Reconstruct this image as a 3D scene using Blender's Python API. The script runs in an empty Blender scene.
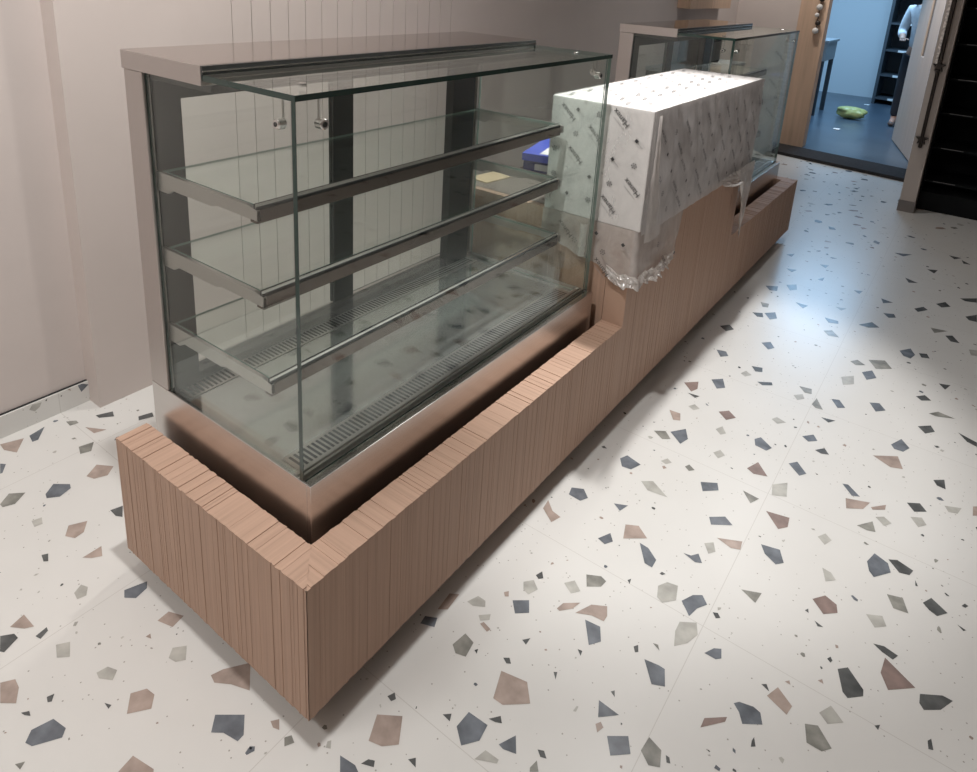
import bpy, bmesh, math, random
from mathutils import Vector, Matrix, noise
random.seed(7)
C = bpy.context.scene.collection
PI = math.pi

# ---------------------------------------------------------------- materials
def new_mat(name):
    m = bpy.data.materials.new(name); m.use_nodes = True
    nt = m.node_tree; nt.nodes.clear()
    out = nt.nodes.new('ShaderNodeOutputMaterial')
    return m, nt, out
def nd(nt, t, **kw):
    n = nt.nodes.new(t)
    for k, v in kw.items():
        if k in n.inputs.keys(): n.inputs[k].default_value = v
        else: setattr(n, k, v)
    return n
def col(c): return (c[0], c[1], c[2], 1)
def principled(name, base, rough=.5, metal=0., spec=.5, noise_scale=None, noise_amt=.08, stretch=(1,1,1), bump=0., bump_scale=60, coat=0., emission=None):
    m, nt, out = new_mat(name)
    b = nd(nt, 'ShaderNodeBsdfPrincipled'); nt.links.new(b.outputs[0], out.inputs[0])
    b.inputs['Base Color'].default_value = col(base); b.inputs['Roughness'].default_value = rough
    b.inputs['Metallic'].default_value = metal; b.inputs['Specular IOR Level'].default_value = spec
    b.inputs['Coat Weight'].default_value = coat
    if noise_scale or bump:
        tc = nd(nt, 'ShaderNodeTexCoord'); mp = nd(nt, 'ShaderNodeMapping'); mp.inputs['Scale'].default_value = stretch
        nt.links.new(tc.outputs['Object'], mp.inputs[0])
        n = nd(nt, 'ShaderNodeTexNoise', Scale=noise_scale or bump_scale, Detail=5.); nt.links.new(mp.outputs[0], n.inputs['Vector'])
        if noise_scale:
            r = nd(nt, 'ShaderNodeValToRGB'); nt.links.new(n.outputs['Fac'], r.inputs[0])
            r.color_ramp.elements[0].position = .3; r.color_ramp.elements[1].position = .7
            r.color_ramp.elements[0].color = col([x*(1-noise_amt) for x in base]); r.color_ramp.elements[1].color = col([min(1, x*(1+noise_amt)) for x in base])
            nt.links.new(r.outputs[0], b.inputs['Base Color'])
        if bump:
            bp = nd(nt, 'ShaderNodeBump', Strength=bump, Distance=.004); nt.links.new(n.outputs['Fac'], bp.inputs['Height']); nt.links.new(bp.outputs[0], b.inputs['Normal'])
    return m
def wood(name, base, stretch, dark=.62, light=1.12, rough=.55):
    m, nt, out = new_mat(name)
    b = nd(nt, 'ShaderNodeBsdfPrincipled', Roughness=rough); nt.links.new(b.outputs[0], out.inputs[0])
    b.inputs['Specular IOR Level'].default_value = .3
    tc = nd(nt, 'ShaderNodeTexCoord'); mp = nd(nt, 'ShaderNodeMapping'); mp.inputs['Scale'].default_value = stretch
    nt.links.new(tc.outputs['Object'], mp.inputs[0])
    n = nd(nt, 'ShaderNodeTexNoise', Scale=1., Detail=6., Roughness=.65); nt.links.new(mp.outputs[0], n.inputs['Vector'])
    r = nd(nt, 'ShaderNodeValToRGB'); nt.links.new(n.outputs['Fac'], r.inputs[0])
    e = r.color_ramp.elements
    e[0].position = .30; e[1].position = .72
    e[0].color = col([x*dark for x in base]); e[1].color = col([min(1, x*light) for x in base])
    e2 = r.color_ramp.elements.new(.43); e2.color = col([x*.93 for x in base])
    nt.links.new(r.outputs[0], b.inputs['Base Color'])
    bp = nd(nt, 'ShaderNodeBump', Strength=.35, Distance=.0015); nt.links.new(n.outputs['Fac'], bp.inputs['Height']); nt.links.new(bp.outputs[0], b.inputs['Normal'])
    return m
def glass(name, tint, refl=1.0):
    m, nt, out = new_mat(name)
    t = nd(nt, 'ShaderNodeBsdfTransparent', Color=col(tint)); g = nd(nt, 'ShaderNodeBsdfGlossy', Roughness=.01); g.inputs['Color'].default_value = (.95, 1, .98, 1)
    lw = nd(nt, 'ShaderNodeLayerWeight', Blend=.5)
    p = nd(nt, 'ShaderNodeMath', operation='POWER'); nt.links.new(lw.outputs['Facing'], p.inputs[0]); p.inputs[1].default_value = 5
    q = nd(nt, 'ShaderNodeMath', operation='MULTIPLY_ADD'); nt.links.new(p.outputs[0], q.inputs[0]); q.inputs[1].default_value = .95*refl; q.inputs[2].default_value = .042*refl
    x = nd(nt, 'ShaderNodeMixShader'); nt.links.new(q.outputs[0], x.inputs[0]); nt.links.new(t.outputs[0], x.inputs[1]); nt.links.new(g.outputs[0], x.inputs[2])
    nt.links.new(x.outputs[0], out.inputs[0])
    return m
def film(name, base, opacity, gloss=.12, nscale=9.):
    m, nt, out = new_mat(name)
    t = nd(nt, 'ShaderNodeBsdfTransparent'); t.inputs['Color'].default_value = (.97, .96, .95, 1)
    d = nd(nt, 'ShaderNodeBsdfDiffuse'); d.inputs['Color'].default_value = col(base)
    tr = nd(nt, 'ShaderNodeBsdfTranslucent'); tr.inputs['Color'].default_value = col(base)
    g = nd(nt, 'ShaderNodeBsdfGlossy', Roughness=.22)
    tc = nd(nt, 'ShaderNodeTexCoord'); mp = nd(nt, 'ShaderNodeMapping'); mp.inputs['Scale'].default_value = (1, 1, .6); nt.links.new(tc.outputs['Object'], mp.inputs[0])
    n = nd(nt, 'ShaderNodeTexNoise', Scale=nscale, Detail=6., Roughness=.6, Distortion=.6); nt.links.new(mp.outputs[0], n.inputs['Vector'])
    bp = nd(nt, 'ShaderNodeBump', Strength=.5, Distance=.012); nt.links.new(n.outputs['Fac'], bp.inputs['Height'])
    for s in (d, g): nt.links.new(bp.outputs[0], s.inputs['Normal'])
    m1 = nd(nt, 'ShaderNodeMixShader', Fac=.35); nt.links.new(d.outputs[0], m1.inputs[1]); nt.links.new(tr.outputs[0], m1.inputs[2])
    m2 = nd(nt, 'ShaderNodeMixShader', Fac=gloss); nt.links.new(m1.outputs[0], m2.inputs[1]); nt.links.new(g.outputs[0], m2.inputs[2])
    f = nd(nt, 'ShaderNodeMapRange'); nt.links.new(n.outputs['Fac'], f.inputs[0])
    f.inputs[1].default_value = .3; f.inputs[2].default_value = .7; f.inputs[3].default_value = opacity-.13; f.inputs[4].default_value = min(1, opacity+.13)
    m3 = nd(nt, 'ShaderNodeMixShader'); nt.links.new(f.outputs[0], m3.inputs[0]); nt.links.new(t.outputs[0], m3.inputs[1]); nt.links.new(m2.outputs[0], m3.inputs[2])
    nt.links.new(m3.outputs[0], out.inputs[0])
    return m
def terrazzo():
    m, nt, out = new_mat('terrazzo_base')
    b = nd(nt, 'ShaderNodeBsdfPrincipled', Roughness=.27); b.inputs['Specular IOR Level'].default_value = .45
    nt.links.new(b.outputs[0], out.inputs[0])
    tc = nd(nt, 'ShaderNodeTexCoord')
    n = nd(nt, 'ShaderNodeTexNoise', Scale=3., Detail=4.); nt.links.new(tc.outputs['Object'], n.inputs['Vector'])
    r = nd(nt, 'ShaderNodeValToRGB'); nt.links.new(n.outputs['Fac'], r.inputs[0])
    r.color_ramp.elements[0].color = (.63, .615, .585, 1); r.color_ramp.elements[1].color = (.70, .69, .665, 1)
    # faint little flecks
    v = nd(nt, 'ShaderNodeTexVoronoi', Scale=70.); nt.links.new(tc.outputs['Object'], v.inputs['Vector'])
    lt = nd(nt, 'ShaderNodeMath', operation='LESS_THAN'); nt.links.new(v.outputs['Distance'], lt.inputs[0]); lt.inputs[1].default_value = .13
    sep = nd(nt, 'ShaderNodeSeparateColor'); nt.links.new(v.outputs['Color'], sep.inputs[0])
    gt = nd(nt, 'ShaderNodeMath', operation='GREATER_THAN'); nt.links.new(sep.outputs[0], gt.inputs[0]); gt.inputs[1].default_value = .72
    mu = nd(nt, 'ShaderNodeMath', operation='MULTIPLY'); nt.links.new(lt.outputs[0], mu.inputs[0]); nt.links.new(gt.outputs[0], mu.inputs[1])
    mx = nd(nt, 'ShaderNodeMixRGB'); nt.links.new(mu.outputs[0], mx.inputs[0]); nt.links.new(r.outputs[0], mx.inputs[1]); mx.inputs[2].default_value = (.36, .34, .31, 1)
    # 600 mm tile joints
    sx = nd(nt, 'ShaderNodeSeparateXYZ'); nt.links.new(tc.outputs['Object'], sx.inputs[0])
    prev = None
    for ax, off in ((0, .548), (1, .185)):
        a = nd(nt, 'ShaderNodeMath', operation='SUBTRACT'); nt.links.new(sx.outputs[ax], a.inputs[0]); a.inputs[1].default_value = off-.3
        pp = nd(nt, 'ShaderNodeMath', operation='FLOORED_MODULO'); nt.links.new(a.outputs[0], pp.inputs[0]); pp.inputs[1].default_value = .6
        s2 = nd(nt, 'ShaderNodeMath', operation='SUBTRACT'); nt.links.new(pp.outputs[0], s2.inputs[0]); s2.inputs[1].default_value = .3
        ab = nd(nt, 'ShaderNodeMath', operation='ABSOLUTE'); nt.links.new(s2.outputs[0], ab.inputs[0])
        l2 = nd(nt, 'ShaderNodeMath', operation='LESS_THAN'); nt.links.new(ab.outputs[0], l2.inputs[0]); l2.inputs[1].default_value = .0009
        if prev is None: prev = l2
        else:
            mm = nd(nt, 'ShaderNodeMath', operation='MAXIMUM'); nt.links.new(prev.outputs[0], mm.inputs[0]); nt.links.new(l2.outputs[0], mm.inputs[1]); prev = mm
    m2 = nd(nt, 'ShaderNodeMixRGB'); nt.links.new(prev.outputs[0], m2.inputs[0]); nt.links.new(mx.outputs[0], m2.inputs[1]); m2.inputs[2].default_value = (.55, .53, .50, 1)
    nt.links.new(m2.outputs[0], b.inputs['Base Color'])
    return m
M = {}
M['floor'] = terrazzo()
for k, c, a in (('n', (.145, .158, .178), .32), ('d', (.10, .103, .102), .3), ('g', (.25, .245, .22), .35), ('l', (.42, .41, .375), .2), ('p', (.37, .295, .255), .22), ('r', (.25, .185, .165), .2)):
    M['chip_'+k] = principled('chip_'+k, c, rough=.27, noise_scale=22, noise_amt=a, spec=.45)
M['wall'] = principled('wall_paint', (.60, .535, .505), rough=.75, spec=.25, noise_scale=4, noise_amt=.025)
M['wall_warm'] = principled('cladding_paint', (.60, .53, .495), rough=.6, spec=.3, noise_scale=4, noise_amt=.02)
M['ceiling'] = principled('ceiling_paint', (.75, .72, .69), rough=.9)
M['wood_x'] = wood('reeded_wood_x', (.475, .315, .232), (120, 2.0, 1.6), dark=.80, light=1.07)
M['wood_y'] = wood('reeded_wood_y', (.475, .315, .232), (2.0, 120, 1.6), dark=.80, light=1.07)
M['oak'] = wood('light_oak', (.62, .44, .32), (28, 28, 1.2), dark=.8, light=1.08)
M['plinth'] = principled('plinth_dark', (.10, .085, .075), rough=.6)
M['steel'] = principled('brushed_steel', (.60, .57, .55), rough=.27, metal=1., noise_scale=3, noise_amt=.04, stretch=(1, 1, 60))
M['steel_bright'] = principled('polished_steel', (.75, .74, .72), rough=.15, metal=1.)
M['steel_post'] = principled('satin_steel', (.50, .455, .43), rough=.36, metal=.75)
M['cap'] = principled('cap_top_steel', (.42, .35, .32), rough=.09, metal=1.)
M['cap_dark'] = principled('cap_dark_strip', (.06, .062, .06), rough=.25, metal=.4)
M['deck'] = principled('deck_steel', (.50, .50, .485), rough=.12, metal=.85)
M['dark'] = principled('dark_frame', (.055, .052, .052), rough=.4, metal=.3)
M['mullion'] = principled('mullion_black', (.02, .023, .025), rough=.3, metal=.2)
M['rail'] = principled('bronze_rail', (.15, .115, .10), rough=.24, metal=.9)
M['bracket'] = principled('bracket_steel', (.50, .47, .45), rough=.33, metal=.9)
M['black'] = principled('black_matt', (.010, .011, .012), rough=.85, spec=.12)
M['slot'] = principled('slot_black', (.015, .015, .015), rough=.8)
M['glass'] = glass('case_glass', (.968, .987, .979))
M['glass_shelf'] = glass('shelf_glass', (.955, .98, .968))
M['shelf_glass_edge'] = principled('shelf_glass_edge', (.22, .30, .265), rough=.15, spec=.7)
M['glass_edge'] = principled('glass_edge_green', (.02, .045, .038), rough=.1, spec=.7)
M['white_board'] = principled('white_solid_surface', (.80, .78, .77), rough=.5)
M['film'] = film('printed_film', (.72, .70, .69), .25, gloss=.06)
M['film_front'] = film('wrinkled_film', (.72, .70, .70), .80, gloss=.10, nscale=14)
M['film_hem'] = film('crumpled_film', (.86, .82, .79), .86, gloss=.3, nscale=26)
M['film_loose'] = film('loose_film', (.80, .75, .72), .70, gloss=.28, nscale=18)
M['ink'] = principled('film_print_ink', (.05, .05, .052), rough=.6)
M['ink_faint'] = principled('film_print_faint', (.30, .29, .29), rough=.6)
M['blue_card'] = principled('blue_carton', (.07, .10, .45), rough=.5)
M['blue_dark'] = principled('dark_blue_carton', (.025, .03, .13), rough=.5)
M['worktop'] = principled('beige_worktop', (.20, .165, .145), rough=.6)
M['white_paper'] = principled('white_paper', (.75, .74, .72), rough=.6)
M['card'] = principled('cardboard', (.55, .42, .27), rough=.8, noise_scale=14, noise_amt=.08)
M['threshold'] = principled('threshold_stone', (.05, .047, .047), rough=.95, spec=.08, noise_scale=40, noise_amt=.2)
M['bluefloor'] = principled('grey_vinyl', (.065, .09, .12), rough=.28, noise_scale=3, noise_amt=.12)
M['bluewall'] = principled('pale_wall', (.62, .66, .68), rough=.8)
M['door'] = principled('door_laminate', (.40, .33, .28), rough=.5, noise_scale=3, noise_amt=.06, stretch=(6, 6, .6))
M['slot_glass'] = principled('slot_glass', (.04, .036, .034), rough=.15)
M['post'] = principled('partition_paint', (.50, .44, .40), rough=.6)
M['post_base'] = principled('partition_base', (.20, .18, .17), rough=.6)
M['edge_metal'] = principled('speckled_aluminium', (.65, .61, .58), rough=.45, metal=.6, noise_scale=60, noise_amt=.5)  # strong random speckle in the metal colour
M['bronze'] = principled('dark_bronze', (.05, .042, .037), rough=.4, metal=.6)
M['shelf_edge'] = principled('painted_shelf_glint', (.16, .16, .165), rough=.4)
M['bag'] = principled('yellow_green_bag', (.46, .47, .17), rough=.45, noise_scale=14, noise_amt=.25, bump=.6, bump_scale=30)
M['skin'] = principled('skin', (.38, .22, .16), rough=.55)
M['shirt'] = principled('grey_shirt', (.55, .57, .60), rough=.85, noise_scale=18, noise_amt=.1)
M['trousers'] = principled('black_trousers', (.018, .02, .028), rough=.85)
M['hair'] = principled('black_hair', (.015, .012, .011), rough=.6)
M['shoe'] = principled('brown_shoe', (.10, .07, .06), rough=.5)
M['table_steel'] = principled('table_steel', (.40, .43, .45), rough=.4, metal=.6)
M['rack_dark'] = principled('rack_dark', (.05, .06, .07), rough=.5)

# ---------------------------------------------------------------- mesh helpers
class MB:
    def __init__(s): s.v = []; s.f = []; s.m = []; s.mats = []
    def mi(s, m):
        if m not in s.mats: s.mats.append(m)
        return s.mats.index(m)
    def face(s, pts, m):
        i = len(s.v); s.v += [tuple(p) for p in pts]; s.f.append(list(range(i, i+len(pts)))); s.m.append(s.mi(m)); return s
    def hexa(s, p, m, side=None):
        """p: 4 bottom (ccw from above) + 4 top; side: material of the four sides"""
        i = len(s.v); s.v += [tuple(q) for q in p]; a = s.mi(m); b = s.mi(side) if side else a
        for q in ((3, 2, 1, 0), (4, 5, 6, 7)): s.f.append([i+k for k in q]); s.m.append(a)
        for k in range(4):
            j = (k+1) % 4; s.f.append([i+k, i+j, i+4+j, i+4+k]); s.m.append(b)
        return s
    def box(s, x0, x1, y0, y1, z0, z1, m, side=None):
        return s.hexa([(x0, y0, z0), (x1, y0, z0), (x1, y1, z0), (x0, y1, z0), (x0, y0, z1), (x1, y0, z1), (x1, y1, z1), (x0, y1, z1)], m, side)
    def pane(s, x0, x1, y0, y1, z0, z1, m, edge, far=None):
        """glass pane: the two large faces are m, the four narrow ones edge"""
        d = [x1-x0, y1-y0, z1-z0]; k = d.index(min(d))
        i = len(s.v)
        s.v += [(x0, y0, z0), (x1, y0, z0), (x1, y1, z0), (x0, y1, z0), (x0, y0, z1), (x1, y0, z1), (x1, y1, z1), (x0, y1, z1)]
        for q, ax in (((3, 2, 1, 0), 2), ((4, 5, 6, 7), 2), ((0, 1, 5, 4), 1), ((2, 3, 7, 6), 1), ((1, 2, 6, 5), 0), ((3, 0, 4, 7), 0)):
            s.f.append([i+t for t in q]); s.m.append(s.mi(m if ax == k else (far if far and q in ((2, 3, 7, 6), (1, 2, 6, 5)) else edge)))
        return s
    def tube(s, pts, r, m, n=12, caps=True):
        pts = [Vector(p) for p in pts]; rs = r if isinstance(r, (list, tuple)) else [r]*len(pts)
        base = len(s.v); mi = s.mi(m)
        for k, p in enumerate(pts):
            t = (pts[min(k+1, len(pts)-1)] - pts[max(k-1, 0)]).normalized()
            u = t.orthogonal().normalized() if abs(t.z) < .9 else Vector((1, 0, 0)); u = (u - t*u.dot(t)).normalized(); w = t.cross(u)
            for j in range(n):
                a = 2*PI*j/n; s.v.append(tuple(p + (u*math.cos(a)+w*math.sin(a))*rs[k]))
        for k in range(len(pts)-1):
            for j in range(n):
                a = base+k*n+j; b = base+k*n+(j+1) % n
                s.f.append([a, b, b+n, a+n]); s.m.append(mi)
        if caps:
            s.f.append([base+j for j in range(n)][::-1]); s.m.append(mi)
            e = base+(len(pts)-1)*n; s.f.append([e+j for j in range(n)]); s.m.append(mi)
        return s
    def grid(s, fn, nu, nv, m):
        i = len(s.v); mi = s.mi(m)
        for a in range(nu+1):
            for b in range(nv+1): s.v.append(tuple(fn(a/nu, b/nv)))
        for a in range(nu):
            for b in range(nv):
                k = i+a*(nv+1)+b; s.f.append([k, k+nv+1, k+nv+2, k+1]); s.m.append(mi)
        return s
    def prism(s, poly, z0, z1, m):
        A = sum(poly[k][0]*poly[(k+1) % len(poly)][1]-poly[(k+1) % len(poly)][0]*poly[k][1] for k in range(len(poly)))
        if A < 0: poly = poly[::-1]
        n = len(poly); i = len(s.v); mi = s.mi(m)
        s.v += [(p[0], p[1], z0) for p in poly]+[(p[0], p[1], z1) for p in poly]
        s.f.append([i+k for k in range(n)][::-1]); s.m.append(mi); s.f.append([i+n+k for k in range(n)]); s.m.append(mi)
        for k in range(n):
            j = (k+1) % n; s.f.append([i+k, i+j, i+n+j, i+n+k]); s.m.append(mi)
        return s
    def build(s, name, parent=None, smooth=False, bevel=0., loc=None):
        me = bpy.data.meshes.new(name); me.from_pydata(s.v, [], s.f); me.update()
        for k in s.mats: me.materials.append(M[k])
        me.polygons.foreach_set('material_index', s.m)
        if smooth: me.polygons.foreach_set('use_smooth', [True]*len(s.f))
        o = bpy.data.objects.new(name, me); C.objects.link(o)
        if parent: o.parent = parent
        if loc: o.location = loc
        if bevel:
            b = o.modifiers.new('bevel', 'BEVEL'); b.width = bevel; b.segments = 2; b.limit_method = 'ANGLE'
        return o
def tag(o, label, cat, group=None):
    o['label'] = label; o['category'] = cat
    if group: o['group'] = group
    return o
def struct(o): o['kind'] = 'structure'; return o
def thing(name, label, cat, loc=(0, 0, 0), group=None):
    o = bpy.data.objects.new(name, None); C.objects.link(o); o.location = loc; o.empty_display_size = .1
    return tag(o, label, cat, group)
def glyphs(text, size):
    cu = bpy.data.curves.new('t', 'FONT'); cu.body = text; cu.size = size; cu.resolution_u = 2
    ob = bpy.data.objects.new('t', cu); C.objects.link(ob)
    me = bpy.data.meshes.new_from_object(ob.evaluated_get(bpy.context.evaluated_depsgraph_get()))
    V = [(v.co.x, v.co.y) for v in me.vertices]; Fc = [list(p.vertices) for p in me.polygons]
    bpy.data.objects.remove(ob); bpy.data.curves.remove(cu); bpy.data.meshes.remove(me)
    w = max(v[0] for v in V)
    return [(x-w/2, y-size*.35) for x, y in V], Fc, w

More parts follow.
